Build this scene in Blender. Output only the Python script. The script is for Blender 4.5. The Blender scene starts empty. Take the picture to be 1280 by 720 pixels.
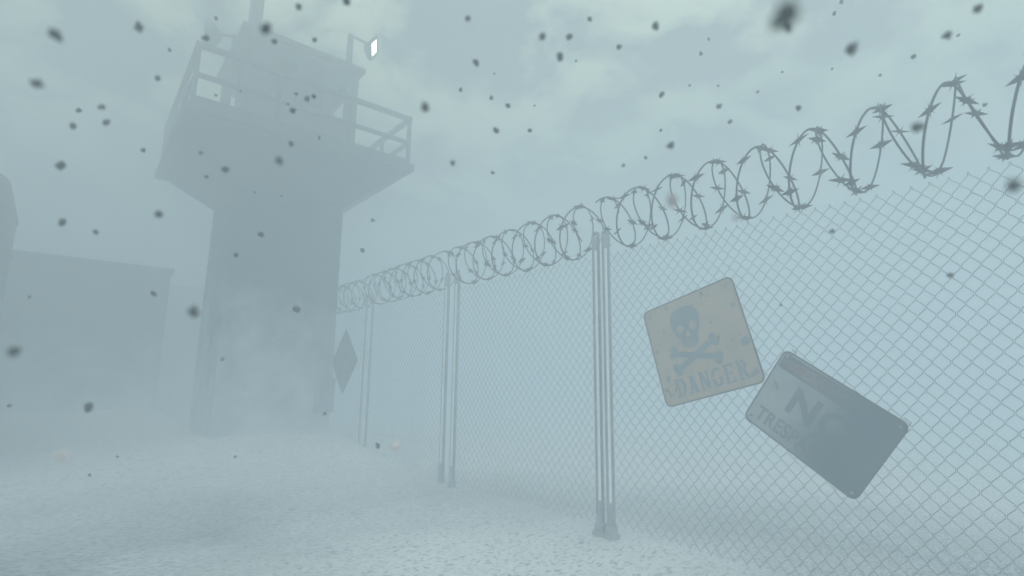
import bpy, bmesh, math, random
from mathutils import Vector, Matrix, noise
R = math.radians
random.seed(7)
S = bpy.context.scene
COL = S.collection
CAM_H = 1.4

# ------------------------------------------------------------------ helpers
def link(o, parent=None):
    COL.objects.link(o)
    if parent is not None:
        o.parent = parent
    return o

def tag(o, label=None, cat=None, group=None, kind=None):
    if label: o['label'] = label
    if cat: o['category'] = cat
    if group: o['group'] = group
    if kind: o['kind'] = kind
    return o

def empty(name, loc=(0, 0, 0), rot=(0, 0, 0)):
    o = bpy.data.objects.new(name, None)
    o.empty_display_size = .2
    o.location = loc
    o.rotation_euler = rot
    return link(o)

class MB:
    """collects shapes into one mesh object"""
    def __init__(self):
        self.v = []; self.f = []
    def add(self, vs, fs):
        b = len(self.v)
        self.v += [Vector(p) for p in vs]
        self.f += [tuple(i + b for i in f) for f in fs]
        return self
    def box(self, x0, x1, y0, y1, z0, z1, bev=0.0):
        if bev <= 0:
            vs = [(x0,y0,z0),(x1,y0,z0),(x1,y1,z0),(x0,y1,z0),(x0,y0,z1),(x1,y0,z1),(x1,y1,z1),(x0,y1,z1)]
            return self.add(vs, [(0,3,2,1),(4,5,6,7),(0,1,5,4),(1,2,6,5),(2,3,7,6),(3,0,4,7)])
        bm = bmesh.new()
        bmesh.ops.create_cube(bm, size=1)
        for v in bm.verts:
            v.co = Vector(((x0+x1)/2 + v.co.x*(x1-x0), (y0+y1)/2 + v.co.y*(y1-y0), (z0+z1)/2 + v.co.z*(z1-z0)))
        bmesh.ops.bevel(bm, geom=bm.edges[:], offset=bev, segments=2, profile=.5, affect='EDGES')
        return self.bm(bm)
    def bm(self, bm, mat=None):
        bm.verts.index_update()
        vs = [(mat @ v.co) if mat else v.co.copy() for v in bm.verts]
        fs = [tuple(v.index for v in f.verts) for f in bm.faces]
        bm.free()
        return self.add(vs, fs)
    def tube(self, pts, r, n=8, closed=False, caps=True):
        pts = [Vector(p) for p in pts]
        m = len(pts)
        rs = r if isinstance(r, (list, tuple)) else [r]*m
        vs = []; fs = []
        t0 = (pts[1]-pts[0]).normalized()
        a = t0.orthogonal().normalized()
        for i, p in enumerate(pts):
            if closed: t = pts[(i+1) % m]-pts[i-1]
            elif i == 0: t = pts[1]-pts[0]
            elif i == m-1: t = pts[-1]-pts[-2]
            else: t = pts[i+1]-pts[i-1]
            t.normalize()
            a = a - t*a.dot(t)
            if a.length < 1e-6: a = t.orthogonal()
            a.normalize()
            b = t.cross(a)
            for k in range(n):
                w = 2*math.pi*k/n
                vs.append(p + (a*math.cos(w)+b*math.sin(w))*rs[i])
        for i in range(m if closed else m-1):
            j = (i+1) % m
            for k in range(n):
                l = (k+1) % n
                fs.append((i*n+k, i*n+l, j*n+l, j*n+k))
        if caps and not closed:
            fs.append(tuple(range(n-1, -1, -1)))
            fs.append(tuple((m-1)*n+k for k in range(n)))
        return self.add(vs, fs)
    def lathe(self, prof, cx=0, cy=0, n=32, a0=0.0):
        vs = []; fs = []
        for (r, z) in prof:
            for k in range(n):
                w = a0 + 2*math.pi*k/n
                vs.append((cx+r*math.cos(w), cy+r*math.sin(w), z))
        for i in range(len(prof)-1):
            for k in range(n):
                l = (k+1) % n
                fs.append((i*n+k, i*n+l, (i+1)*n+l, (i+1)*n+k))
        fs.append(tuple(range(n-1, -1, -1)))
        fs.append(tuple((len(prof)-1)*n+k for k in range(n)))
        return self.add(vs, fs)
    def plate(self, poly, z0, z1):
        """extrude a 2-D polygon (x,y) from z0 to z1"""
        n = len(poly)
        vs = [(x, y, z0) for x, y in poly] + [(x, y, z1) for x, y in poly]
        fs = [tuple(range(n-1, -1, -1)), tuple(range(n, 2*n))]
        fs += [(i, (i+1) % n, n+(i+1) % n, n+i) for i in range(n)]
        return self.add(vs, fs)
    def frustum(self, cx, cy, h0, z0, h1, z1):
        vs = [(cx+sx*h, cy+sy*h, z) for h, z in ((h0, z0), (h1, z1)) for sx, sy in ((-1,-1),(1,-1),(1,1),(-1,1))]
        return self.add(vs, [(0,3,2,1),(4,5,6,7),(0,1,5,4),(1,2,6,5),(2,3,7,6),(3,0,4,7)])
    def mesh(self, name, mat, smooth=False):
        me = bpy.data.meshes.new(name)
        me.from_pydata([tuple(v) for v in self.v], [], self.f)
        if mat: me.materials.append(mat)
        if smooth:
            for p in me.polygons: p.use_smooth = True
            try: me.set_sharp_from_angle(angle=R(40))
            except Exception: pass
        me.update()
        return me
    def build(self, name, mat, parent=None, smooth=False):
        return link(bpy.data.objects.new(name, self.mesh(name, mat, smooth)), parent)

def newmat(name):
    m = bpy.data.materials.new(name); m.use_nodes = True
    nt = m.node_tree
    return m, nt, nt.nodes['Principled BSDF']

def surf(name, c1, c2, scale=4.0, rough=.8, metal=0.0, bump=.3, bscale=None, detail=6, spec=.4, stretch=(1,1,1), lo=.38, hi=.62, bdist=.01):
    """two-tone weathered surface with noise wear and bump, object coordinates"""
    m, nt, p = newmat(name)
    tc = nt.nodes.new('ShaderNodeTexCoord'); mp = nt.nodes.new('ShaderNodeMapping')
    mp.inputs['Scale'].default_value = stretch
    nt.links.new(tc.outputs['Object'], mp.inputs['Vector'])
    n = nt.nodes.new('ShaderNodeTexNoise'); n.inputs['Scale'].default_value = scale; n.inputs['Detail'].default_value = detail
    nt.links.new(mp.outputs[0], n.inputs['Vector'])
    cr = nt.nodes.new('ShaderNodeValToRGB')
    cr.color_ramp.elements[0].position = lo; cr.color_ramp.elements[1].position = hi
    cr.color_ramp.elements[0].color = (*c1, 1); cr.color_ramp.elements[1].color = (*c2, 1)
    nt.links.new(n.outputs['Fac'], cr.inputs['Fac'])
    nt.links.new(cr.outputs['Color'], p.inputs['Base Color'])
    n2 = nt.nodes.new('ShaderNodeTexNoise'); n2.inputs['Scale'].default_value = bscale or scale*6; n2.inputs['Detail'].default_value = 5
    nt.links.new(mp.outputs[0], n2.inputs['Vector'])
    b = nt.nodes.new('ShaderNodeBump'); b.inputs['Strength'].default_value = bump; b.inputs['Distance'].default_value = bdist
    nt.links.new(n2.outputs['Fac'], b.inputs['Height'])
    nt.links.new(b.outputs['Normal'], p.inputs['Normal'])
    p.inputs['Roughness'].default_value = rough
    p.inputs['Metallic'].default_value = metal
    p.inputs['Specular IOR Level'].default_value = spec
    return m

M_concrete = surf('weathered_concrete', (.04,.055,.075), (.085,.105,.125), 1.3, .9, 0, .4, 14)
def fog_fade(m, z0, z1, scale=1.6):
    """fog painted as pale patches that fade out the lower part of a wall"""
    nt = m.node_tree; p = nt.nodes['Principled BSDF']
    old = p.inputs['Base Color'].links[0].from_socket
    tc = nt.nodes.new('ShaderNodeTexCoord'); sx = nt.nodes.new('ShaderNodeSeparateXYZ'); nt.links.new(tc.outputs['Object'], sx.inputs[0])
    n = nt.nodes.new('ShaderNodeTexNoise'); n.inputs['Scale'].default_value = scale; n.inputs['Detail'].default_value = 8; n.inputs['Roughness'].default_value = .65
    nt.links.new(tc.outputs['Object'], n.inputs['Vector'])
    a = nt.nodes.new('ShaderNodeMath'); a.operation = 'MULTIPLY_ADD'; a.inputs[1].default_value = (z1-z0)*1.8
    nt.links.new(n.outputs['Fac'], a.inputs[0]); nt.links.new(sx.outputs['Z'], a.inputs[2])
    r_ = nt.nodes.new('ShaderNodeMapRange'); r_.inputs['From Min'].default_value = z1+(z1-z0)*.9; r_.inputs['From Max'].default_value = z0+(z1-z0)*.9
    nt.links.new(a.outputs[0], r_.inputs['Value'])
    k = nt.nodes.new('ShaderNodeMix'); k.data_type = 'RGBA'; k.inputs[7].default_value = (.70,.72,.74,1)
    nt.links.new(r_.outputs[0], k.inputs['Factor']); nt.links.new(old, k.inputs[6]); nt.links.new(k.outputs[2], p.inputs['Base Color'])
fog_fade(M_concrete, .6, 3.0)
M_steel = surf('dark_painted_steel', (.028,.04,.058), (.055,.075,.095), 5, .55, .2, .15)
M_roof = surf('roof_sheet', (.028,.04,.056), (.055,.075,.092), 2.5, .8, 0, .3)
M_galv = surf('galvanised_pipe', (.34,.365,.39), (.44,.465,.485), 7, .34, .3, .05, 30, bdist=.002)
M_highlight = surf('post_highlight', (.93,.93,.92), (.96,.96,.95), 5, .4, .0, .05)  # pale colour for the highlights painted on the posts
M_wire = surf('mesh_wire', (.10,.115,.135), (.20,.21,.225), 9, .6, .3, .0)
M_razor = surf('razor_steel', (.02,.028,.046), (.044,.056,.078), 14, .5, .4, .0)
M_brick = surf('pale_render_wall', (.05,.055,.06), (.10,.105,.11), .8, .9, 0, .3)
fog_fade(M_brick, .5, 2.6, 1.1)
M_tank = surf('rust_speckled_tank', (.07,.075,.08), (.15,.15,.155), 9, .75, .2, .3)
M_glass_dark = surf('dark_pane', (.02,.025,.03), (.03,.035,.04), 2, .1, 0, 0)
M_ash = surf('ash_flake', (.20,.22,.23), (.32,.34,.35), 30, .95, 0, .5, 60)
M_snowfleck = surf('snow_fleck', (.86,.87,.88), (.92,.92,.93), 30, .8, 0, .3)
M_pinkfleck = surf('reddish_ash', (.80,.725,.72), (.84,.765,.76), 30, .9, 0, .3)
M_brownfleck = surf('brownish_ash', (.60,.55,.55), (.66,.60,.60), 30, .9, 0, .3)

# lamp lens gives off light
M_lens, nt, p = newmat('lit_lens')
p.inputs['Emission Color'].default_value = (1, .97, .9, 1)
p.inputs['Emission Strength'].default_value = 9.0
p.inputs['Base Color'].default_value = (.8,.8,.8,1)

# ------------------------------------------------------------------ camera
YAW, PITCH, ROLL, FPX = R(39.370), R(9.981), R(.631), 660.45
fw = Vector((math.sin(YAW)*math.cos(PITCH), math.cos(YAW)*math.cos(PITCH), math.sin(PITCH)))
rt = Vector((math.cos(YAW), -math.sin(YAW), 0)); up = rt.cross(fw)
r2 = rt*math.cos(ROLL)+up*math.sin(ROLL); u2 = up*math.cos(ROLL)-rt*math.sin(ROLL)
cd = bpy.data.cameras.new('camera'); cam = bpy.data.objects.new('camera', cd); COL.objects.link(cam)
cd.sensor_width = 36; cd.lens = 36*FPX/1280
cd.clip_start = .05; cd.clip_end = 1500
cd.dof.use_dof = True; cd.dof.focus_distance = 5.0; cd.dof.aperture_fstop = 1.3
Mx = Matrix.Identity(4)
for i in range(3):
    Mx[i][0] = r2[i]; Mx[i][1] = u2[i]; Mx[i][2] = -fw[i]
Mx[2][3] = CAM_H
cam.matrix_world = Mx
S.camera = cam
def at(px, py, dist):
    d = fw + r2*((px-640)/FPX) - u2*((py-360)/FPX)
    return Vector((0,0,CAM_H)) + d.normalized()*dist

# ------------------------------------------------------------------ light, sky, haze
SUN_EL, SUN_AZ = 58, 220        # azimuth clockwise from +Y: behind the camera's left shoulder
sd = bpy.data.lights.new('sun', 'SUN'); sd.energy = 1.5; sd.angle = R(10); sd.color = (1, .96, .9)
sun = bpy.data.objects.new('sun', sd); COL.objects.link(sun)
sv = Vector((math.sin(R(SUN_AZ))*math.cos(R(SUN_EL)), math.cos(R(SUN_AZ))*math.cos(R(SUN_EL)), math.sin(R(SUN_EL))))
sun.rotation_euler = (-sv).to_track_quat('-Z', 'Y').to_euler()
W = bpy.data.worlds.new('World'); S.world = W; W.use_nodes = True
nt = W.node_tree; bg = nt.nodes['Background']
sky = nt.nodes.new('ShaderNodeTexSky'); sky.sky_type = 'NISHITA'; sky.sun_disc = False
sky.sun_elevation = R(SUN_EL); sky.sun_rotation = R(SUN_AZ); sky.dust_density = 3; sky.air_density = 1.5
tc = nt.nodes.new('ShaderNodeTexCoord')
sp = nt.nodes.new('ShaderNodeSeparateXYZ'); nt.links.new(tc.outputs['Generated'], sp.inputs[0])
zz = nt.nodes.new('ShaderNodeMath'); zz.operation = 'MAXIMUM'; zz.inputs[1].default_value = 0; nt.links.new(sp.outputs['Z'], zz.inputs[0])
za = nt.nodes.new('ShaderNodeMath'); za.operation = 'ADD'; za.inputs[1].default_value = .25; nt.links.new(zz.outputs[0], za.inputs[0])
dv = []
for ax in 'XY':
    d = nt.nodes.new('ShaderNodeMath'); d.operation = 'DIVIDE'
    nt.links.new(sp.outputs[ax], d.inputs[0]); nt.links.new(za.outputs[0], d.inputs[1]); dv.append(d)
cb = nt.nodes.new('ShaderNodeCombineXYZ')
nt.links.new(dv[0].outputs[0], cb.inputs[0]); nt.links.new(dv[1].outputs[0], cb.inputs[1])
cn = nt.nodes.new('ShaderNodeTexNoise'); cn.inputs['Scale'].default_value = 4.4; cn.inputs['Detail'].default_value = 6; cn.inputs['Roughness'].default_value = .55
cn.inputs['Distortion'].default_value = .35
nt.links.new(cb.outputs[0], cn.inputs['Vector'])
cr = nt.nodes.new('ShaderNodeValToRGB')
cr.color_ramp.elements[0].position = .43; cr.color_ramp.elements[0].color = (2.2, 2.6, 3.6, 1)
cr.color_ramp.elements[1].position = .58; cr.color_ramp.elements[1].color = (15.6, 18.0, 12.6, 1)
nt.links.new(cn.outputs['Fac'], cr.inputs['Fac'])
mx = nt.nodes.new('ShaderNodeMix'); mx.data_type = 'RGBA'; mx.inputs['Factor'].default_value = .85
nt.links.new(sky.outputs[0], mx.inputs[6]); nt.links.new(cr.outputs['Color'], mx.inputs[7])
# an overcast sky is brighter overhead than at the horizon
zg = nt.nodes.new('ShaderNodeMath'); zg.operation = 'MULTIPLY_ADD'; zg.inputs[1].default_value = 1.7; zg.inputs[2].default_value = .24
zq = nt.nodes.new('ShaderNodeMath'); zq.operation = 'POWER'; zq.inputs[1].default_value = 2.0
nt.links.new(zz.outputs[0], zq.inputs[0]); nt.links.new(zq.outputs[0], zg.inputs[0])
sc_ = nt.nodes.new('ShaderNodeVectorMath'); sc_.operation = 'SCALE'
nt.links.new(mx.outputs[2], sc_.inputs[0]); nt.links.new(zg.outputs[0], sc_.inputs['Scale'])
nt.links.new(sc_.outputs[0], bg.inputs['Color'])
bg.inputs['Strength'].default_value = .1

HAZE_DENSITY = .143
hz = MB().box(-75, 75, -75, 75, -2.0, 9.1)
m = bpy.data.materials.new('fog_air'); m.use_nodes = True
nt = m.node_tree; nt.nodes.clear()
out = nt.nodes.new('ShaderNodeOutputMaterial'); pv = nt.nodes.new('ShaderNodeVolumePrincipled')
pv.inputs['Density'].default_value = HAZE_DENSITY
pv.inputs['Color'].default_value = (.894, .943, 1.0, 1)
pv.inputs['Anisotropy'].default_value = .55
nt.links.new(pv.outputs[0], out.inputs['Volume'])
haze = hz.build('haze', m)
tag(haze, kind='stuff')

# ------------------------------------------------------------------ ground
def ground():
    n = 460
    def warp(t):                      # t in -1..1, dense round the middle
        return math.copysign(11*abs(t) + 62*abs(t)**5, t)
    cx, cy = 3.0, 4.2
    xs = [cx+warp(-1+2*i/(n-1))*.96 for i in range(n)]
    ys = [cy+warp(-1+2*i/(n-1))*.96 for i in range(n)]
    vs = []
    for y in ys:
        for x in xs:
            d = math.hypot(x-cx, y-cy)
            h = .07*noise.noise((x*.35, y*.35, 0)) + .05*noise.noise((x*.9, y*.9, 3))
            if d < 14:
                q = x*.83+y*.55; w = -x*.55+y*.83      # wind ripples lie along one direction
                h += .022*noise.noise((q*2.2, w*5.0, 7)) + .014*noise.noise((q*6, w*11, 1)) + .008*noise.noise((x*17, y*17, 5))
            h = h*min(1, max(.3, abs(x-4.02)/.6)) + .035*math.exp(-((x-4.02)/.5)**2)*(1+noise.noise((y*1.3, 4, 4)))
            # snow banks added to dissolve the tower foot and the long building into fog
            dx = max(abs(x-2.87)-.95, 0); dy = max(abs(y-11.1)-.95, 0)
            h += (.42+.22*noise.noise((x*.5, y*.5, 11)))*math.exp(-((dx*dx+dy*dy)/4.5))
            if x < 2.5 and y > 9: h += (.6+.3*noise.noise((x*.4, 2, 5)))*math.exp(-((max(15.5-y, 0)/1.9)**2))*min(1, max(0, (2.5-x)))
            vs.append((x, y, h-.03))
    fs = [(j*n+i, j*n+i+1, (j+1)*n+i+1, (j+1)*n+i) for j in range(n-1) for i in range(n-1)]
    me = bpy.data.meshes.new('ground'); me.from_pydata(vs, [], fs)
    for q in me.polygons: q.use_smooth = True
    m, nt, p = newmat('crusted_snow')
    tc = nt.nodes.new('ShaderNodeTexCoord')
    def nz(scale, det=6, stretch=(1,1,1), rot=0):
        mp = nt.nodes.new('ShaderNodeMapping'); mp.inputs['Scale'].default_value = stretch; mp.inputs['Rotation'].default_value = (0,0,rot)
        nt.links.new(tc.outputs['Object'], mp.inputs['Vector'])
        k = nt.nodes.new('ShaderNodeTexNoise'); k.inputs['Scale'].default_value = scale; k.inputs['Detail'].default_value = det
        nt.links.new(mp.outputs[0], k.inputs['Vector']); return k
    def ramp(src, a, ca, b, cb_):
        r_ = nt.nodes.new('ShaderNodeValToRGB')
        r_.color_ramp.elements[0].position = a; r_.color_ramp.elements[1].position = b
        r_.color_ramp.elements[0].color = ca; r_.color_ramp.elements[1].color = cb_
        nt.links.new(src, r_.inputs['Fac']); return r_
    pit = ramp(nz(21, 4, (1, 2.0, 1), R(-34)).outputs['Fac'], .38, (.34,.37,.39,1), .56, (.86,.87,.88,1))
    big = ramp(nz(.55, 5).outputs['Fac'], .40, (.48,.50,.53,1), .60, (.78,.80,.82,1))
    mm = nt.nodes.new('ShaderNodeMix'); mm.data_type = 'RGBA'; mm.blend_type = 'MULTIPLY'; mm.inputs['Factor'].default_value = 1
    nt.links.new(pit.outputs['Color'], mm.inputs[6]); nt.links.new(big.outputs['Color'], mm.inputs[7])
    # pool of light painted into the snow colour near the double post
    sep = nt.nodes.new('ShaderNodeVectorMath'); sep.operation = 'DISTANCE'; sep.inputs[1].default_value = (2.75, 3.1, 0)
    nt.links.new(tc.outputs['Object'], sep.inputs[0])
    wob = nt.nodes.new('ShaderNodeMath'); wob.operation = 'MULTIPLY_ADD'; wob.inputs[1].default_value = 2.2
    nt.links.new(nz(.9, 6).outputs['Fac'], wob.inputs[0]); nt.links.new(sep.outputs['Value'], wob.inputs[2])
    mr = nt.nodes.new('ShaderNodeMapRange'); mr.inputs['From Min'].default_value = 4.9; mr.inputs['From Max'].default_value = 1.9
    nt.links.new(wob.outputs[0], mr.inputs['Value'])
    m2 = nt.nodes.new('ShaderNodeMix'); m2.data_type = 'RGBA'
    lit_snow = ramp(nz(19, 4, (1, 2.0, 1), R(-34)).outputs['Fac'], .36, (.40,.42,.44,1), .47, (.93,.93,.93,1))
    far = nt.nodes.new('ShaderNodeVectorMath'); far.operation = 'LENGTH'; nt.links.new(tc.outputs['Object'], far.inputs[0])  # distant snow painted paler, so no dark band shows before the fog
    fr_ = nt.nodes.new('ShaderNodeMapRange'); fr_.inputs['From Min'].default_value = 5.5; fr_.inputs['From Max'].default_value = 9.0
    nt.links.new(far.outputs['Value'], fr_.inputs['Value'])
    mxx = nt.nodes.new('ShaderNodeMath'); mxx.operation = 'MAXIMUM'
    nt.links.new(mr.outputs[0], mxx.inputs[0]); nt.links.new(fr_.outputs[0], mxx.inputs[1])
    nt.links.new(mxx.outputs[0], m2.inputs['Factor']); nt.links.new(mm.outputs[2], m2.inputs[6]); nt.links.new(lit_snow.outputs['Color'], m2.inputs[7])
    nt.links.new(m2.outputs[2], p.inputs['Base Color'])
    b = nt.nodes.new('ShaderNodeBump'); b.inputs['Strength'].default_value = .8; b.inputs['Distance'].default_value = .03
    nt.links.new(nz(26, 5, (1, 2.0, 1), R(-34)).outputs['Fac'], b.inputs['Height']); nt.links.new(b.outputs[0], p.inputs['Normal'])
    p.inputs['Roughness'].default_value = .75
    me.materials.append(m)
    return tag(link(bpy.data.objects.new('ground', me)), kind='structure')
ground()

# ------------------------------------------------------------------ fence
FX = 4.02
POST_R = .041
MESH_TOP = 2.675
# barb: two long crossed blades and two short spikes, shared by every barb
def barb_mesh():
    b = MB()
    def blade(d, w_dir, L, w, t):
        d = Vector(d).normalized(); w_ = Vector(w_dir).normalized(); n_ = d.cross(w_).normalized()
        pts = [d*L, -d*L, w_*w, -w_*w, n_*t, -n_*t]
        b.add(pts, [(0,2,4),(0,4,3),(0,3,5),(0,5,2),(1,4,2),(1,3,4),(1,5,3),(1,2,5)])
    blade((0, 1, .12), (0, -.1, 1), .080, .023, .010)
    blade((.55, .5, -.8), (1, 0, .3), .058, .011, .006)
    blade((.7, -.55, .65), (0, 1, .5), .056, .011, .006)
    blade((.2, .15, 1), (1, 0, 0), .048, .010, .006)
    return b.mesh('barb', M_razor)
BARB = barb_mesh()

def make_panel(y0, y1, label, phase, posts=(True, True), barb_from=None):
    root = empty('chain_link_fence', (FX, y0, 0))
    tag(root, label, 'fence', 'chain-link fence panels in one line')
    L = y1-y0
    for yy, on in ((0, posts[0]), (L, posts[1])):
        if not on: continue
        pm = MB()
        pm.lathe([(POST_R, .0), (POST_R, 2.86)], 0, yy, 24)
        post = pm.build('post', M_galv, root, True)
        ft = MB()
        ft.lathe([(.080, -.05), (.080, .010), (.074, .02), (.058, .024), (.056, .085), (.050, .095), (.043, .10)], 0, yy, 24)
        ft.build('post_foot', M_galv, post, True)
        cp = MB()
        ring = [(0, yy+.034*math.cos(a), 2.885+.034*math.sin(a)) for a in [2*math.pi*k/20 for k in range(20)]]
        cp.tube(ring, .017, 8, closed=True)
        cp.lathe([(.048, 2.815), (.048, 2.85), (.036, 2.862)], 0, yy, 20)
        cp.build('post_eyelet', M_galv, post, True)
        tb = MB(); tb.box(-.012, .012, -POST_R-.006, -POST_R+.003, .30, 2.72); tb.v = [Matrix.Translation((0, yy, 0)) @ Matrix.Rotation(R(-52), 4, 'Z') @ v for v in tb.v]
        tb.build('highlight_strip', M_highlight, post)  # added pale strip, a painted highlight down the post
    # chain link: every wire is a zigzag that hooks the next one
    w = .0475; h = .112; rows = int((MESH_TOP-.06)/h*2)
    mb = MB()
    a = POST_R+.005
    ncol = int((L-2*a)/w)
    w = (L-2*a)/ncol
    r = random.Random(int(y0*100)+5)
    for k in range(ncol):
        pts = []
        for i in range(rows+1):
            side = (i+k) % 2
            j = k+side
            yy = a+j*w; z = MESH_TOP-i*h/2
            # slow bulges keep it from being ruled-straight
            ox = .045*noise.noise(((y0+yy)*1.1, z*.9, 2.0))
            oy = .016*noise.noise(((y0+yy)*1.7, z*1.5, 9.0)); oz = .016*noise.noise(((y0+yy)*1.4, z*1.3, 4.0)) - .018*math.sin((j*w/L)*math.pi)
            s_ = 1 if side else -1
            yc = yy - s_*.004
            pts.append((ox+.0035*(1 if i % 2 else -1), yc+oy-s_*.006*0, z+oz+.009))
            pts.append((ox-.0035*(1 if i % 2 else -1), yc+oy, z+oz-.009))
        mb.tube(pts, .0019, 4, caps=False)
    mb.build('chain_link_mesh', M_wire, root)
    # concertina: two intertwined strands, one coil per panel
    pitch = .392; rad = .272; zc = 2.975; b = MB(); spots = []
    n = int(L/pitch*40)
    for sidx, dph in enumerate((0, .12)):
        pts = []
        for i in range(n+1):
            yy = .02+(L-.04)*i/n
            th = 2*math.pi*(y0+yy)/pitch + phase + dph
            rr = rad*(1+.04*noise.noise((yy*2, sidx*5, y0))); rx = (.245, -.245)[sidx]
            pts.append(Vector((rx*math.cos(th), yy+.010*math.sin(th*2+sidx), zc+rr*math.sin(th)+.012*noise.noise((yy*1.3, y0, 3)))))
        b.tube(pts, (.0076, .0062)[sidx], 6)
        step = 40/5.0
        t = 2.0+sidx*3
        while t < n:
            i = int(t); spots.append((pts[i], (pts[min(i+1, n)]-pts[max(i-1, 0)]).normalized())); t += step*r.uniform(.9, 1.1)
    coil = b.build('razor_wire', M_razor, root, True)
    if barb_from is not None:
        spots = [s_ for s_ in spots if s_[0].y+y0 > barb_from]
    for p_, t_ in spots[:100]:
        o = link(bpy.data.objects.new('barb', BARB), coil)
        o.location = p_
        q = Vector((0, 1, 0)).lerp(t_ if t_.y > 0 else -t_, .35).normalized()
        o.rotation_euler = (q.to_track_quat('Y', 'Z').to_matrix().to_4x4() @ Matrix.Rotation(r.uniform(-.7, .7), 4, 'Y') @ Matrix.Rotation(r.uniform(-.25, .25), 4, 'X')).to_euler()
        s_ = r.uniform(.85, 1.15); o.scale = (s_*.86, s_*.86, s_*.86)
    return root

Y1, MOD, PAIR = 3.478, 2.753, .065
PH = math.pi/2 - 2*math.pi*.60/.392
make_panel(-1.95, Y1-PAIR, 'near stretch of chain-link fence with razor wire, carrying the skull and no trespassing signs', PH, (True, True), -.15)
make_panel(Y1+PAIR, Y1+MOD-.13, 'bare fence panel under razor wire, directly left of the tall shiny double post', PH+.4)
make_panel(Y1+MOD+.13, Y1+2*MOD-.13, 'faint foggy fence panel between the two more distant double posts', PH+1.1)
make_panel(Y1+2*MOD+.13, Y1+3*MOD-PAIR, 'farthest fence panel fading into fog behind the diamond sign beside the tower shaft', PH+2.0)

# ------------------------------------------------------------------ signs
def rounded(w, h, r, n=6):
    pts = []
    for cx, cy, a0 in ((w/2-r, h/2-r, 0), (-w/2+r, h/2-r, 90), (-w/2+r, -h/2+r, 180), (w/2-r, -h/2+r, 270)):
        for i in range(n+1):
            a = R(a0+90*i/n); pts.append((cx+r*math.cos(a), cy+r*math.sin(a)))
    return pts

def sign_frame(x, y, z, roll_deg, lean=0.0):
    """local x = right as seen from the path, y = up, z = towards the path"""
    M = Matrix(((0,0,-1,x),(-1,0,0,y),(0,1,0,z),(0,0,0,1)))
    return M @ Matrix.Rotation(R(roll_deg), 4, 'Z') @ Matrix.Rotation(R(lean), 4, 'X')

def sign_mat(name, base, worn, stain, scale=5, stain_lo=.58, side_shade=None):
    m, nt, p = newmat(name)
    tc = nt.nodes.new('ShaderNodeTexCoord')
    def nz(s, d=6, dist=0):
        k = nt.nodes.new('ShaderNodeTexNoise'); k.inputs['Scale'].default_value = s; k.inputs['Detail'].default_value = d; k.inputs['Distortion'].default_value = dist
        nt.links.new(tc.outputs['Object'], k.inputs['Vector']); return k.outputs['Fac']
    def mix(fac, a, b):
        k = nt.nodes.new('ShaderNodeMix'); k.data_type = 'RGBA'
        nt.links.new(fac, k.inputs['Factor'])
        for s_, v in ((6, a), (7, b)):
            if isinstance(v, tuple): k.inputs[s_].default_value = (*v, 1)
            else: nt.links.new(v, k.inputs[s_])
        return k.outputs[2]
    def rng(src, lo, hi):
        k = nt.nodes.new('ShaderNodeMapRange'); k.inputs['From Min'].default_value = lo; k.inputs['From Max'].default_value = hi
        nt.links.new(src, k.inputs['Value']); return k.outputs[0]
    c = mix(rng(nz(scale), .35, .65), base, worn)
    c = mix(rng(nz(scale*1.7, 8, .6), stain_lo, stain_lo+.06), c, stain)
    if side_shade:  # shade painted into the colour towards the sign's right side
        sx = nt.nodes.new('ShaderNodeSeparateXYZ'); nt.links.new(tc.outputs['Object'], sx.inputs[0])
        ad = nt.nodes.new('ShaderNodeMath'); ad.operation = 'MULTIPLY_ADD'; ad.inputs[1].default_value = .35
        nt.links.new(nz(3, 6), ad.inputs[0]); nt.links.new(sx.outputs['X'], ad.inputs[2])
        c = mix(rng(ad.outputs[0], side_shade[0], side_shade[1]), c, side_shade[2])
    nt.links.new(c, p.inputs['Base Color'])
    p.inputs['Roughness'].default_value = .7
    return m
M_danger = sign_mat('faded_orange_paint', (.56,.45,.37), (.49,.41,.36), (.20,.18,.18), 5, .64)
M_dink = sign_mat('faded_dark_ink', (.24,.29,.34), (.30,.33,.35), (.42,.36,.33), 9, .66)
SIDE_SHADE = (-.06, .34, (.15,.19,.225))  # shade over the sign's right half, put into all its paints
M_tres = sign_mat('dirty_shaded_enamel', (.46,.47,.48), (.40,.42,.44), (.20,.19,.19), 4, .62, SIDE_SHADE)
M_tink = sign_mat('worn_sign_ink', (.19,.22,.25), (.24,.26,.29), (.30,.30,.31), 9, .66, SIDE_SHADE)
M_band = sign_mat('dark_header_paint', (.14,.17,.19), (.18,.19,.21), (.24,.19,.19), 7, .60, SIDE_SHADE)
M_edge = surf('sign_edge', (.13,.14,.15), (.20,.19,.18), 9, .6, .2, .1)

def make_plate(root, w, h, r, mat, rim=.010):
    MB().plate(rounded(w, h, r), -.003, 0).build('sign_plate', mat, root)
    po = rounded(w, h, r); pi_ = rounded(w-2*rim, h-2*rim, r-rim*.6)
    n = len(po); b = MB()
    vs = [(x, y, .0006) for x, y in pi_] + [(x, y, .0035) for x, y in pi_] + [(x, y, .0035) for x, y in po] + [(x, y, -.004) for x, y in po]
    fs = []
    for k in range(3):
        for i in range(n):
            j = (i+1) % n; fs.append((k*n+i, (k+1)*n+i, (k+1)*n+j, k*n+j))
    b.add(vs, fs); b.build('sign_rim', M_edge, root)

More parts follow.
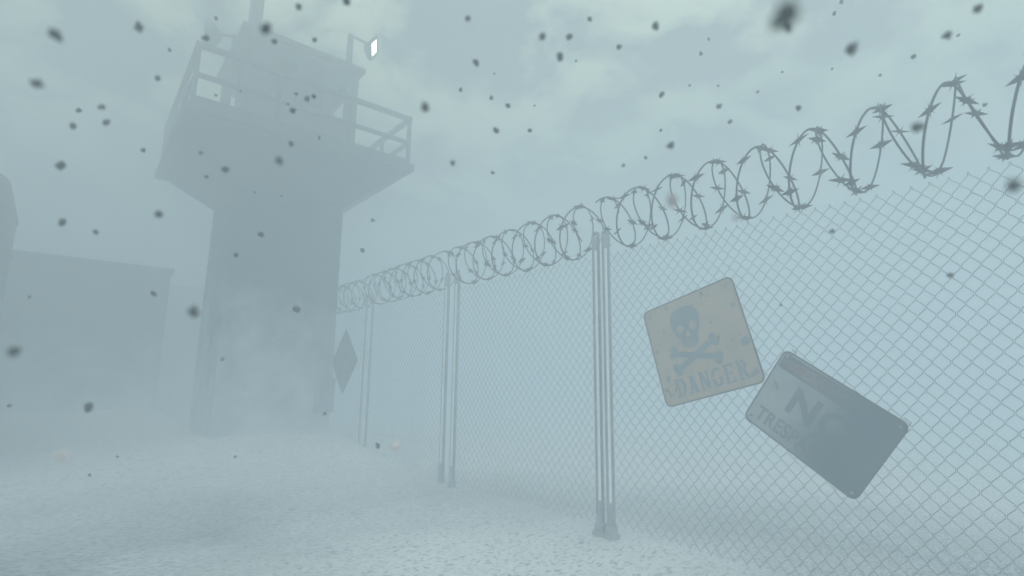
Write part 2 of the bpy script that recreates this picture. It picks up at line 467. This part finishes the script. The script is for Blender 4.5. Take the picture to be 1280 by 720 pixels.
def bolts(root, pts):
    for x, y in pts:
        tw_ = MB(); tw_.tube([(x-.012, y+.004, .004), (x-.004, y+.012, .010), (x+.012, y+.018, .006), (x+.03, y+.03, -.012), (x+.022, y+.045, -.045), (x-.02, y+.05, -.05)], .0026, 6); tw_.build('tie_wire', M_wire, root, True)
        b = MB(); b.lathe([(.011, 0), (.011, .003), (.007, .007)], x, y, 10); b.build('bolt', M_galv, root, True)

def circ(cx, cy, rx, ry=None, n=20, a0=0, a1=360):
    ry = ry or rx
    return [(cx+rx*math.cos(R(a0+(a1-a0)*i/n)), cy+ry*math.sin(R(a0+(a1-a0)*i/n))) for i in range(n)]

# --- skull sign
ds = bpy.data.objects.new('danger_sign', None); link(ds)
ds.matrix_world = sign_frame(FX-.052, 2.405, 1.718, 14.8)
tag(ds, 'faded orange sign with skull and crossbones above the word DANGER, tilted on the fence', 'warning sign')
make_plate(ds, .895, .865, .055, M_danger)
T0, T1 = .0008, .0022
sk = MB()
prof = [(0,.20),(.06,.197),(.105,.178),(.132,.14),(.14,.09),(.132,.04),(.118,.01),(.112,-.03),(.085,-.05),(.078,-.085),(.072,-.125),(.045,-.148),(0,-.152)]
# the skull is laid as two halves so that the eye and nose openings show the plate
def half(s):
    eye = circ(.062, .022, .038, .034, 14)
    # outline ring between the outside and the eye opening, triangulated by bmesh
    bm = bmesh.new()
    outer = [bm.verts.new((s*x, y, 0)) for x, y in prof]
    cen = [bm.verts.new((s*x, y, 0)) for x, y in ((0,-.152),(0,-.055),(.026,-.062),(.010,-.012),(0,.0),(0,.20))]
    loop = outer[:-1]+cen[:-1]
    es = [bm.edges.new((loop[i], loop[(i+1) % len(loop)])) for i in range(len(loop))]
    ev = [bm.verts.new((s*x, y, 0)) for x, y in eye]
    es += [bm.edges.new((ev[i], ev[(i+1) % len(ev)])) for i in range(len(ev))]
    for v in list(bm.verts):
        if not v.link_edges: bm.verts.remove(v)
    bmesh.ops.triangle_fill(bm, edges=bm.edges[:], use_beauty=True)
    r_ = bmesh.ops.extrude_face_region(bm, geom=bm.faces[:])
    bmesh.ops.translate(bm, verts=[v for v in r_['geom'] if isinstance(v, bmesh.types.BMVert)], vec=(0, 0, T1-T0))
    bmesh.ops.recalc_face_normals(bm, faces=bm.faces[:])
    return bm
SKX, SKY = -.060, .145
for s in (1, -1): sk.bm(half(s), Matrix.Translation((SKX, SKY, T0)))
sk.build('skull', M_dink, ds)
tg = MB()
for x in (-.045,-.015,.015,.045): tg.plate([(SKX+x-.004,SKY-.146),(SKX+x+.004,SKY-.146),(SKX+x+.003,SKY-.098),(SKX+x-.003,SKY-.098)], T1+.0002, T1+.0008)
tg.build('teeth_gaps', M_danger, ds)
for ang, dz in ((21, 0), (-21, .0003)):
    bn = MB(); c_, s_ = math.cos(R(ang)), math.sin(R(ang))
    L_ = .205
    K = L_+.005
    poly = circ(K, -.024, .032, None, 12, 169, 409) + circ(K, .024, .032, None, 12, -45, 191)
    poly += circ(-K, .024, .032, None, 12, -11, 229) + circ(-K, -.024, .032, None, 12, 135, 371)
    poly = [(SKX+.01+x*c_-y*s_, SKY-.225+x*s_+y*c_) for x, y in poly]
    # crossed bones on slightly different heights
    n_ = len(poly); cx_, cy_ = SKX+.01, SKY-.225
    bm = bmesh.new(); vv = [bm.verts.new((x, y, T0+dz)) for x, y in poly]
    for i in range(n_): bm.edges.new((vv[i], vv[(i+1) % n_]))
    bmesh.ops.triangle_fill(bm, edges=bm.edges[:], use_beauty=True)
    r_ = bmesh.ops.extrude_face_region(bm, geom=bm.faces[:])
    bmesh.ops.translate(bm, verts=[v for v in r_['geom'] if isinstance(v, bmesh.types.BMVert)], vec=(0, 0, T1-T0))
    bmesh.ops.recalc_face_normals(bm, faces=bm.faces[:])
    bn.bm(bm); bn.build('bone', M_dink, ds)
# slab-serif stencil capitals drawn as stroke polygons in a unit box 0..0.7 x 0..1
def seg(x0, y0, x1, y1, w):
    dx, dy = x1-x0, y1-y0; l = math.hypot(dx, dy); nx, ny = -dy/l*w/2, dx/l*w/2
    return [(x0+nx,y0+ny),(x0-nx,y0-ny),(x1-nx,y1-ny),(x1+nx,y1+ny)]
def rc(x0, y0, x1, y1): return [(x0,y0),(x1,y0),(x1,y1),(x0,y1)]
def arc(cx, cy, rx, ry, w, a0, a1, n=10):
    o = [(cx+rx*math.cos(R(a0+(a1-a0)*i/n)), cy+ry*math.sin(R(a0+(a1-a0)*i/n))) for i in range(n+1)]
    i_ = [(cx+(rx-w)*math.cos(R(a0+(a1-a0)*i/n)), cy+(ry-w*.7)*math.sin(R(a0+(a1-a0)*i/n))) for i in range(n+1)]
    return [[o[k], o[k+1], i_[k+1], i_[k]] for k in range(n)]
GL = {
 'D': [rc(.02,0,.30,.10), rc(.02,.90,.30,1), rc(.09,.10,.25,.90)] + arc(.32,.5,.36,.5,.17,-84,84),
 'A': [seg(.17,.02,.30,.98,.12), seg(.36,.98,.53,.02,.19), rc(.22,.27,.45,.37), rc(.04,0,.27,.09), rc(.40,0,.68,.09)],
 'N': [rc(.02,0,.26,.09), rc(.08,.09,.19,.91), rc(.02,.91,.24,1), seg(.20,.94,.52,.06,.18), rc(.52,.05,.63,.91), rc(.45,.91,.70,1)],
 'G': arc(.36,.5,.34,.5,.17,45,172)+arc(.36,.5,.34,.5,.17,188,315) + [rc(.44,.36,.70,.45), rc(.50,.05,.64,.36)],
 'E': [rc(.02,0,.24,.10), rc(.08,.10,.24,.90), rc(.02,.90,.24,1), rc(.28,0,.64,.10), rc(.56,.10,.64,.28), rc(.28,.90,.62,1), rc(.54,.74,.62,.90), rc(.28,.46,.48,.55), rc(.44,.40,.48,.62)],
 'R': [rc(.02,0,.30,.09), rc(.08,.09,.24,.91), rc(.02,.91,.24,1)] + arc(.30,.74,.32,.26,.16,-86,86) + [seg(.36,.46,.56,.04,.17), rc(.50,0,.70,.09)],
}
for k, ch in enumerate('DANGER'):
    b = MB()
    for pl in GL[ch]:
        ar = sum(pl[i][0]*pl[(i+1) % len(pl)][1]-pl[(i+1) % len(pl)][0]*pl[i][1] for i in range(len(pl)))
        if ar < 0: pl = pl[::-1]
        b.plate([(-.305+k*.112+x*.138, -.375+y*.150) for x, y in pl], T0, T1+.00001*len(b.f))
    o = b.build('letter', M_dink, ds)
bolts(ds, [(-.37,.36),(.37,.36),(-.37,-.36),(.37,-.36)])
# rust eaten patches at the edges
def blob(cx, cy, r_, seed):
    rr = random.Random(seed)
    return [(cx+r_*rr.uniform(.55,1.25)*math.cos(2*math.pi*i/14), cy+r_*rr.uniform(.55,1.25)*math.sin(2*math.pi*i/14)) for i in range(14)]
for i, (x, y, r_) in enumerate(((.395,-.10,.042),(-.36,-.20,.030),(.385,.20,.022),(-.40,.05,.018),(.16,.13,.014),(.40,-.34,.03))):
    MB().plate(blob(x, y, r_, i+3), T0, T1-.0006).build('rust_patch', M_dink, ds)

# --- no trespassing sign
nsn = bpy.data.objects.new('trespass_sign', None); link(nsn)
nsn.matrix_world = sign_frame(FX-.040, 1.535, 1.155, -35.0)
tag(nsn, 'dirty grey NO TRESPASSING sign with a dark header band, steeply tilted on the fence', 'warning sign')
TW, TH = .865, .610
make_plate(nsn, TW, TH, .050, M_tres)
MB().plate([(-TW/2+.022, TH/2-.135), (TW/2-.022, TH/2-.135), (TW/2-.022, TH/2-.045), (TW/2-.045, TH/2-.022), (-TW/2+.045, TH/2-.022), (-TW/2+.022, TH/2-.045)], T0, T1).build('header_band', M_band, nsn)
M_oval = sign_mat('faded_red_paint', (.30,.22,.22), (.26,.21,.22), (.20,.20,.21), 7, .60, SIDE_SHADE)
M_pale = sign_mat('worn_pale_paint', (.34,.33,.33), (.28,.28,.29), (.22,.22,.23), 7, .58, SIDE_SHADE)
MB().plate(circ(0, TH/2-.080, .385, .048, 48), T1, T1+.0006).build('header_border', M_pale, nsn)
MB().plate(circ(0, TH/2-.080, .378, .042, 48), T1+.0007, T1+.0012).build('header_oval', M_oval, nsn)
def text(s, x, y, size, mat, root, name, bold=.0, sx=1.0, space=1.0):
    c = bpy.data.curves.new(name, 'FONT'); c.body = s; c.size = size; c.align_x = 'CENTER'; c.align_y = 'CENTER'
    c.offset = bold; c.extrude = .0007; c.space_character = space
    t = bpy.data.objects.new(name, c); COL.objects.link(t)
    dg = bpy.context.evaluated_depsgraph_get(); dg.update()
    me = bpy.data.meshes.new_from_object(t.evaluated_get(dg))
    bpy.data.objects.remove(t)
    me.materials.clear(); me.materials.append(mat)
    o = link(bpy.data.objects.new(name, me), root)
    o.location = (x, y, T0+.0007); o.scale = (sx, 1, 1)
    return o
hd_ = text('DANGER', 0, TH/2-.080, .082, M_pale, nsn, 'lettering', .0022, 1.35, 1.1); hd_.location.z = T1+.0019
text('NO', 0, .010, .265, M_tink, nsn, 'lettering', .0090, 1.05, 1.08)
text('TRESPASSING', 0, -.205, .150, M_tink, nsn, 'lettering', .0042, .78, 1.05)
bolts(nsn, [(-.39,.265),(.39,.265),(-.39,-.265),(.39,-.265)])

# --- far diamond sign
dm = bpy.data.objects.new('diamond_sign', None); link(dm)
dm.matrix_world = sign_frame(FX-.05, 9.83, 1.735, 45)
tag(dm, 'dark diamond-shaped sign hanging on the far fence beside the tower shaft', 'sign')
M_dia = surf('weathered_sign_face', (.13,.14,.15), (.20,.20,.20), 5, .7, .1, .1)
make_plate(dm, .88, .88, .03, M_dia)
bolts(dm, [(-.36,-.36),(.36,.36)])

# ------------------------------------------------------------------ guard tower
X0, Y0, SH, PL = 2.87, 11.10, .985, 2.0
ZF, ZR, ZS = 5.69, 6.73, 4.84
tw = empty('guard_tower', (X0, Y0, 0))
tag(tw, 'concrete guard tower with railed platform and lookout cabin rising over the fence', 'guard tower')
b = MB(); b.frustum(0, 0, SH*1.015, .0, SH, ZS)
# shallow pour joints
shaft = b.build('shaft', M_concrete, tw)
for z in (1.2, 2.4, 3.6):
    MB().frustum(0, 0, SH+.016, z-.02, SH+.016, z+.02).build('pour_joint', M_concrete, shaft)
MB().frustum(0, 0, SH+.01, ZS-.02, PL-.16, ZF-.14).build('corbel', M_concrete, tw)
MB().box(-PL, PL, -PL, PL, ZF-.13, ZF).build('platform', M_concrete, tw)
for sx, sy in ((1,-1),):
    jb = MB(); jb.box(SH-.32, SH+.02, -SH-.16, -SH-.012, .78, 1.42, .012); j = jb.build('junction_box', M_galv, tw)
# railing: one part per side, each post and rail below it
q = PL-.10
sides = [((-q,-q),(q,-q)), ((q,-q),(q,q)), ((q,q),(-q,q)), ((-q,q),(-q,-q))]
for (a_, b_) in sides:
    a_ = Vector((*a_, 0)); b_ = Vector((*b_, 0)); d = (b_-a_).normalized(); n_ = Vector((-d.y, d.x, 0))
    def bar(p0, p1, wx, z0, z1):
        k = MB()
        o_ = n_*wx
        k.add([p0-o_+Vector((0,0,z0)), p0+o_+Vector((0,0,z0)), p1+o_+Vector((0,0,z0)), p1-o_+Vector((0,0,z0)),
               p0-o_+Vector((0,0,z1)), p0+o_+Vector((0,0,z1)), p1+o_+Vector((0,0,z1)), p1-o_+Vector((0,0,z1))],
              [(0,3,2,1),(4,5,6,7),(0,1,5,4),(1,2,6,5),(2,3,7,6),(3,0,4,7)])
        return k
    rail = bar(a_-d*.045, b_-d*.050, .045, ZR-.075, ZR).build('handrail', M_steel, tw)
    bar(a_+d*.036, b_-d*.036, .030, ZF+.45, ZF+.52).build('mid_rail', M_steel, rail)
    bar(a_+d*.036, b_-d*.036, .022, ZF+.002, ZF+.12).build('toe_board', M_steel, rail)
    for t in (0, .333, .667):
        p_ = a_ + (b_-a_)*t
        MB().box(p_.x-.034, p_.x+.034, p_.y-.034, p_.y+.034, ZF+.001, ZR-.076).build('railing_post', M_steel, rail)
# cabin
C, ZT, ZSILL, ZHEAD, TK = 1.09, 7.78, 6.58, 7.50, .08
cabin = MB()
def wall(axis, sgn, holes, ZSILL=ZSILL):
    """a wall with window holes: strips left between openings"""
    lo, hi = -C, C
    if axis == 'x': lo, hi = -C+TK, C-TK         # side walls butt between front and back
    def put(a0, a1, z0, z1):
        if axis == 'y': cabin.box(a0, a1, min(sgn*C, sgn*(C-TK)), max(sgn*C, sgn*(C-TK)), z0, z1)
        else: cabin.box(min(sgn*C, sgn*(C-TK)), max(sgn*C, sgn*(C-TK)), a0, a1, z0, z1)
    put(lo, hi, ZF+.001, ZSILL); put(lo, hi, ZHEAD, ZT)
    x = lo
    for h0, h1 in holes:
        put(x, h0, ZSILL, ZHEAD); x = h1
    put(x, hi, ZSILL, ZHEAD)
front = [(-.62,-.10),(.02,.40),(.52,.86)]; side = [(-.90,.90)]; back = [(-.93,.55)]
wall('y', -1, front); wall('y', 1, back); wall('x', -1, side, 6.1); wall('x', 1, [(-.80,.30)])
cab = cabin.build('cabin', M_roof, tw)
def frame(axis, sgn, h0, h1, mull, ZSILL=ZSILL):
    k = MB(); e = .035
    def put(a0, a1, z0, z1):
        f0, f1 = sorted((sgn*(C+.012), sgn*(C-TK+.02)))
        if axis == 'y': k.box(a0, a1, f0, f1, z0, z1)
        else: k.box(f0, f1, a0, a1, z0, z1)
    put(h0+.002, h1-.002, ZSILL+.002, ZSILL+e); put(h0+.002, h1-.002, ZHEAD-e, ZHEAD-.002)
    put(h0+.002, h0+e, ZSILL+e, ZHEAD-e); put(h1-e, h1-.002, ZSILL+e, ZHEAD-e)
    for mm_ in mull: put(mm_-.014, mm_+.014, ZSILL+e, ZHEAD-e)
    k.build('window_frame', M_steel, cab)
for h in front: frame('y', -1, *h, ())
frame('x', -1, *side[0], (-.70,), 6.1); frame('x', 1, -.80, .30, ()); frame('y', 1, *back[0], (0,))
rf = MB(); rf.frustum(0, 0, C+.10, ZT+.001, C+.10, ZT+.10)
rf.frustum(0, 0, C+.08, ZT+.102, .15, ZT+.42)
roof = rf.build('roof', M_roof, tw)
mast = MB(); mast.box(-.98, -.76, -.62, -.40, ZT+.103, 8.98, .02)
mast.build('mast', M_steel, tw)

def floodlight(parent, base, out_dir, aim, lit, height, reach, scale=1.0):
    """pole, curved arm, pyramid hood and square lens standing on one corner"""
    base = Vector(base); o_ = Vector((*out_dir, 0)).normalized()
    root_m = MB()
    root_m.box(base.x-.05, base.x+.05, base.y-.05, base.y+.05, base.z, base.z+height, .008)
    pole = root_m.build('floodlight_pole', M_steel, parent)
    top = base+Vector((0, 0, height-.04))
    pts = [top, top+o_*reach*.35+Vector((0,0,.0)), top+o_*reach*.7+Vector((0,0,-.035)), top+o_*reach+Vector((0,0,-.09))]
    MB().tube(pts, .028, 8).build('floodlight_arm', M_steel, pole, True)
    hp = top+o_*(reach+.03)+Vector((0,0,-.10))
    aim = Vector(aim).normalized()
    Mq = Matrix.Translation(hp) @ aim.to_track_quat('Z', 'Y').to_matrix().to_4x4() @ Matrix.Rotation(R(0), 4, 'Z') @ Matrix.Scale(scale, 4)
    # hood: square on its corner, tapering to the back
    hd = MB(); k = MB()
    s1, s2 = .25, .17
    ring = lambda r_, z: [(.80*r_*math.cos(R(90*i)), 1.3*r_*math.sin(R(90*i)), z) for i in range(4)]
    vs = ring(.07, -.17)+ring(s1*.8, -.05)+ring(s1, .06)+ring(s2, .06)+ring(s2, .02)
    fs = [(3,2,1,0)]
    for a in range(4):
        for i in range(4):
            j = (i+1) % 4; fs.append((a*4+i, a*4+j, a*4+4+j, a*4+4+i))
    fs.append((16,17,18,19))
    hd.add([Mq @ Vector(v) for v in vs], fs); hd.build('floodlight_hood', M_steel, pole)
    k.add([Mq @ Vector(v) for v in ring(s2-.004, .024)+ring(s2-.004, .05)], [(3,2,1,0),(4,5,6,7),(0,1,5,4),(1,2,6,5),(2,3,7,6),(3,0,4,7)])
    k.build('lens', M_lens if lit else M_glass_dark, pole)
    return pole
floodlight(tw, (.86, -1.07, ZT+.101), (1, -.15), (.60, -.78, -.2), True, .72, .43, .98)
# second floodlight is bracketed to the near end of the left roof edge
lb = floodlight(tw, (-1.26, -.98, 7.22), (-1, .1), (-.85, .35, -.1), False, .42, .36)
# inner hand rail at the hatch
# ------------------------------------------------------------------ far buildings and tank
def block(name, label, x0, x1, y0, y1, zt, cat):
    root = empty(name, ((x0+x1)/2, y0, 0)); tag(root, label, cat)
    w2 = (x1-x0)/2; d = y1-y0
    MB().box(-w2, w2, 0, d, -.1, zt-.12).build('wall', M_brick, root)
    MB().box(-w2-.06, w2+.06, -.06, d+.06, zt-.119, zt).build('roof', M_roof, root)
    # windows stand in the end wall only
    for i in range(2):
        yc = d*(i+.5)/2; fr = MB(); zc = zt*.55
        for (a0,a1,b0,b1) in ((-.55,.55,-.55,-.48),(-.55,.55,.48,.55),(-.55,-.48,-.48,.48),(.48,.55,-.48,.48)):
            fr.box(w2+.002, w2+.05, yc+a0, yc+a1, zc+b0, zc+b1)
        f_ = fr.build('window', M_steel, root)
        MB().box(w2+.003, w2+.02, yc-.478, yc+.478, zc-.478, zc+.478).build('pane', M_glass_dark, f_)
    return root
block('warehouse', 'long flat-roofed building fading in fog at far left, nearer of the two blocks', -13, 1.64, 15.5, 24, 4.08, 'building')
block('storehouse', 'faintest low block barely showing in fog between the far left building and tower shaft', -4.0, 4.2, 24.5, 31, 5.02, 'building')
tk = empty('storage_tank', (-2.70, 11.6, 0))
tag(tk, 'speckled grey storage tank with a sloping top cut off by the left edge', 'storage tank')
TR = 1.72
MB().lathe([(TR, -.1), (TR, 3.85)], 0, 0, 56).build('tank_body', M_tank, tk, True)
MB().lathe([(TR+.015, 3.852), (TR+.015, 3.90), (TR-.15, 4.50), (TR-.19, 4.515), (.2, 4.55)], 0, 0, 56).build('tank_roof', M_tank, tk, True)
for z in (1.0, 2.2, 3.3):
    MB().lathe([(TR+.001, z-.03), (TR+.014, z-.025), (TR+.014, z+.025), (TR+.001, z+.03)], 0, 0, 56).build('hoop', M_tank, tk, True)
floodlight(tk, (.72, .1, 4.70), (1, .0), (.9, -.5, -.1), False, 1.32, .20)

# ------------------------------------------------------------------ ash and snow flecks in the air
def flake_mesh(seed):
    bm = bmesh.new(); r_ = random.Random(seed)
    bmesh.ops.create_icosphere(bm, subdivisions=3, radius=1)
    o_ = Vector((seed*3.1, seed*1.7, 0))
    sc = (r_.uniform(.8,1.1), r_.uniform(.6,.9), r_.uniform(.75,1.1))
    for v in bm.verts:
        k = 1+.7*noise.noise(v.co*1.3+o_)+.45*noise.noise(v.co*2.6+o_)+.12*noise.noise(v.co*7+o_)
        v.co = Vector((v.co.x*sc[0], v.co.y*sc[1], v.co.z*sc[2]))*k
    b = MB(); b.bm(bm); return b
FM = {}
def flake_data(kind, i):
    if (kind, i) not in FM:
        mat = {'ash': M_ash, 'snow': M_snowfleck, 'pink': M_pinkfleck, 'brown': M_brownfleck}[kind]
        FM[(kind, i)] = flake_mesh(i+1).mesh('flake', mat, True)
    return FM[(kind, i)]
ASH = [(70,44,11),(174,34,8),(46,105,11),(197,98,7),(212,62,4,1),(98,138,5),(127,134,7),(133,153,7),(91,157,7),(179,188,5),(76,207,8),(257,48,8),
 (270,23,5,1),(270,119,3),(301,114,3),(251,191,5),(282,212,8),(258,221,5),(198,268,9),(78,278,7),(120,290,6),(295,319,6),(326,293,6),(37,371,3),
 (192,367,7),(242,390,14),(18,439,12),(278,449,5,1),(111,509,8),(12,507,4),(147,571,3),(294,571,3),(112,594,3),(332,35,13),(343,52,7),(373,9,8),
 (393,50,6),(433,0,9),(370,117,5),(392,120,6),(384,123,6),(366,138,7),(360,130,4),(364,180,7),(349,201,11),(399,172,4),(318,240,3),(352,245,3),
 (585,23,8),(595,79,8),(576,112,5),(618,92,3),(531,134,12),(614,122,6),(635,132,6),(620,163,7),(566,204,8),(616,216,6),(466,275,5,1),(453,313,6,1),
 (371,386,10,1),(406,517,5,1),(678,45,10),(712,46,8),(700,71,9),(737,24,7),(720,76,4,1),(774,59,6),(819,32,9),(886,49,4,1),(876,67,5,1),(862,107,4,1),
 (898,107,3,1),(827,118,6),(899,133,7),(947,115,4),(913,152,5),(838,182,9),(826,163,4),(807,197,5),(779,207,6,1),(662,163,6),(668,132,3,1),(981,18,36),
 (985,35,12),(1043,17,4),(1064,60,12),(1142,71,5),(1184,44,8),(1223,11,9),(1198,44,3,1),(1052,2,4,1),(1040,86,3,1),(978,90,3,1),(1100,94,3,1),
 (998,135,6),(1147,159,12),(1231,131,4),(1266,231,15),(1040,289,6),(1188,344,6),(976,381,4),(472,557,8,1)]
def region(x, y):
    if 195 < x < 520 and 25+max(0, (x-320)*.45) < y < 250 and not (x > 455 and y < 90): return "the tower's platform and cabin"
    if 252 < x < 426 and y >= 250: return "the tower shaft"
    if x < 300 and y < 300: return "open sky left of the tower"
    if x < 260: return "the far left buildings and ground"
    if x < 560 and y < 120: return "open sky over the tower roof"
    if x < 640: return "open sky between the tower and the razor wire" if y < 330 else "the fogged ground and distant fence"
    if y > 210+max(0, (900-x)*.2): return "the chain-link mesh or razor coil"
    if x < 960: return "open sky above the middle of the razor wire"
    return "open sky in the top right corner"
items = []
for i, e in enumerate(ASH):
    x, y, d = e[:3]; faint = len(e) > 3
    size = 'tiny' if d < 6 else ('small' if d < 11 else 'large')
    items.append((region(x, y), size, faint, x, y, d, 'ash', i))
for x, y, d, k in ((738,507,9,'snow'),(758,522,6,'snow'),(476,600,6,'snow'),(78,570,13,'pink'),(495,557,17,'pink'),(840,250,19,'brown'),(920,272,11,'brown')):
    items.append((region(x, y), '', False, x, y, d, k, x))
special = {(981,18): 'largest dark ash flake, a big soft blot near the top right', (985,35): 'dark ash flake hanging right under the largest soft blot',
 (242,390): 'large dark ash flake just left of the tower shaft', (332,35): 'large dark ash flake before the tower roof ridge at the mast foot',
 (531,134): 'large dark ash flake in open sky right of the tower balcony', (1266,231): 'large dark ash flake before the mesh at the right edge',
 (1147,159): 'large dark ash flake among the razor coil loops at right', (18,439): 'large dark ash flake low by the left edge',
 (738,507): 'bright white snow fleck just left of the shiny double post', (758,522): 'pale snow fleck drifting in front of the shiny double post',
 (476,600): 'small white snow fleck low above the snowy ground', (78,570): 'soft pinkish fleck low at far left over the ground',
 (495,557): 'faint pinkish fleck low between the two farther double posts', (840,250): 'large soft brownish fleck before the razor wire loops',
 (920,272): 'smaller soft brownish fleck just under the razor wire', (1064,60): 'large dark ash flake high in the sky right of the big blot',
 (349,201): 'large faint ash flake on the underside of the tower platform', (433,0): 'dark ash flake cut by the top edge above the lit floodlight',
 (257,48): 'dark ash flake over the unlit floodlight left of the cabin'}
from collections import defaultdict
groups = defaultdict(list)
for it in items:
    if (it[3], it[4]) not in special: groups[(it[0], it[1], it[2])].append(it)
labels = {}
for (reg, size, faint), its in groups.items():
    base = f"{size} {'pale grey' if faint else 'dark'} ash flake"
    its.sort(key=lambda t: t[4])
    nm = {1: [''], 2: ['upper ', 'lower '], 3: ['highest ', 'middle ', 'lowest ']}.get(len(its))
    for k, t in enumerate(its):
        labels[(t[3], t[4])] = f"{nm[k] if nm else ''}{base} drifting before {reg}"
rf_ = random.Random(21)
for reg, size, faint, x, y, d, kind, i in items:
    dist = max(.62, min(3.6, 12.5/d)) * rf_.uniform(.92, 1.1)
    if faint: dist = min(3.9, dist*1.9)
    if d > 30: dist = .5
    if kind in ('pink', 'brown', 'snow'): dist = {'pink': .85, 'brown': .8, 'snow': 1.0}[kind]
    o = bpy.data.objects.new({'ash': 'ash_flake', 'snow': 'snow_fleck', 'pink': 'ash_flake', 'brown': 'ash_flake'}[kind], flake_data(kind, i % 9 if kind == 'ash' else i % 3))
    link(o); o.location = at(x, y, dist)
    s_ = d*(.43 if kind == 'ash' else .34)/FPX*dist
    o.scale = (s_, s_, s_)
    o.rotation_euler = (rf_.uniform(0, 6), rf_.uniform(0, 6), rf_.uniform(0, 6))
    tag(o, special.get((x, y)) or labels[(x, y)], {'snow': 'snow fleck'}.get(kind, 'ash flake'), 'snow flecks drifting in the fog' if kind == 'snow' else 'ash flakes drifting in the fog')

# ------------------------------------------------------------------ render settings
S.view_settings.view_transform = 'Standard'; S.view_settings.look = 'None'
S.view_settings.exposure = -0.39; S.view_settings.gamma = 1
S.view_settings.use_curve_mapping = False
S.cycles.max_bounces = 16; S.cycles.volume_bounces = 14; S.cycles.diffuse_bounces = 3; S.cycles.glossy_bounces = 2
S.cycles.transparent_max_bounces = 8
S.cycles.use_denoising = True
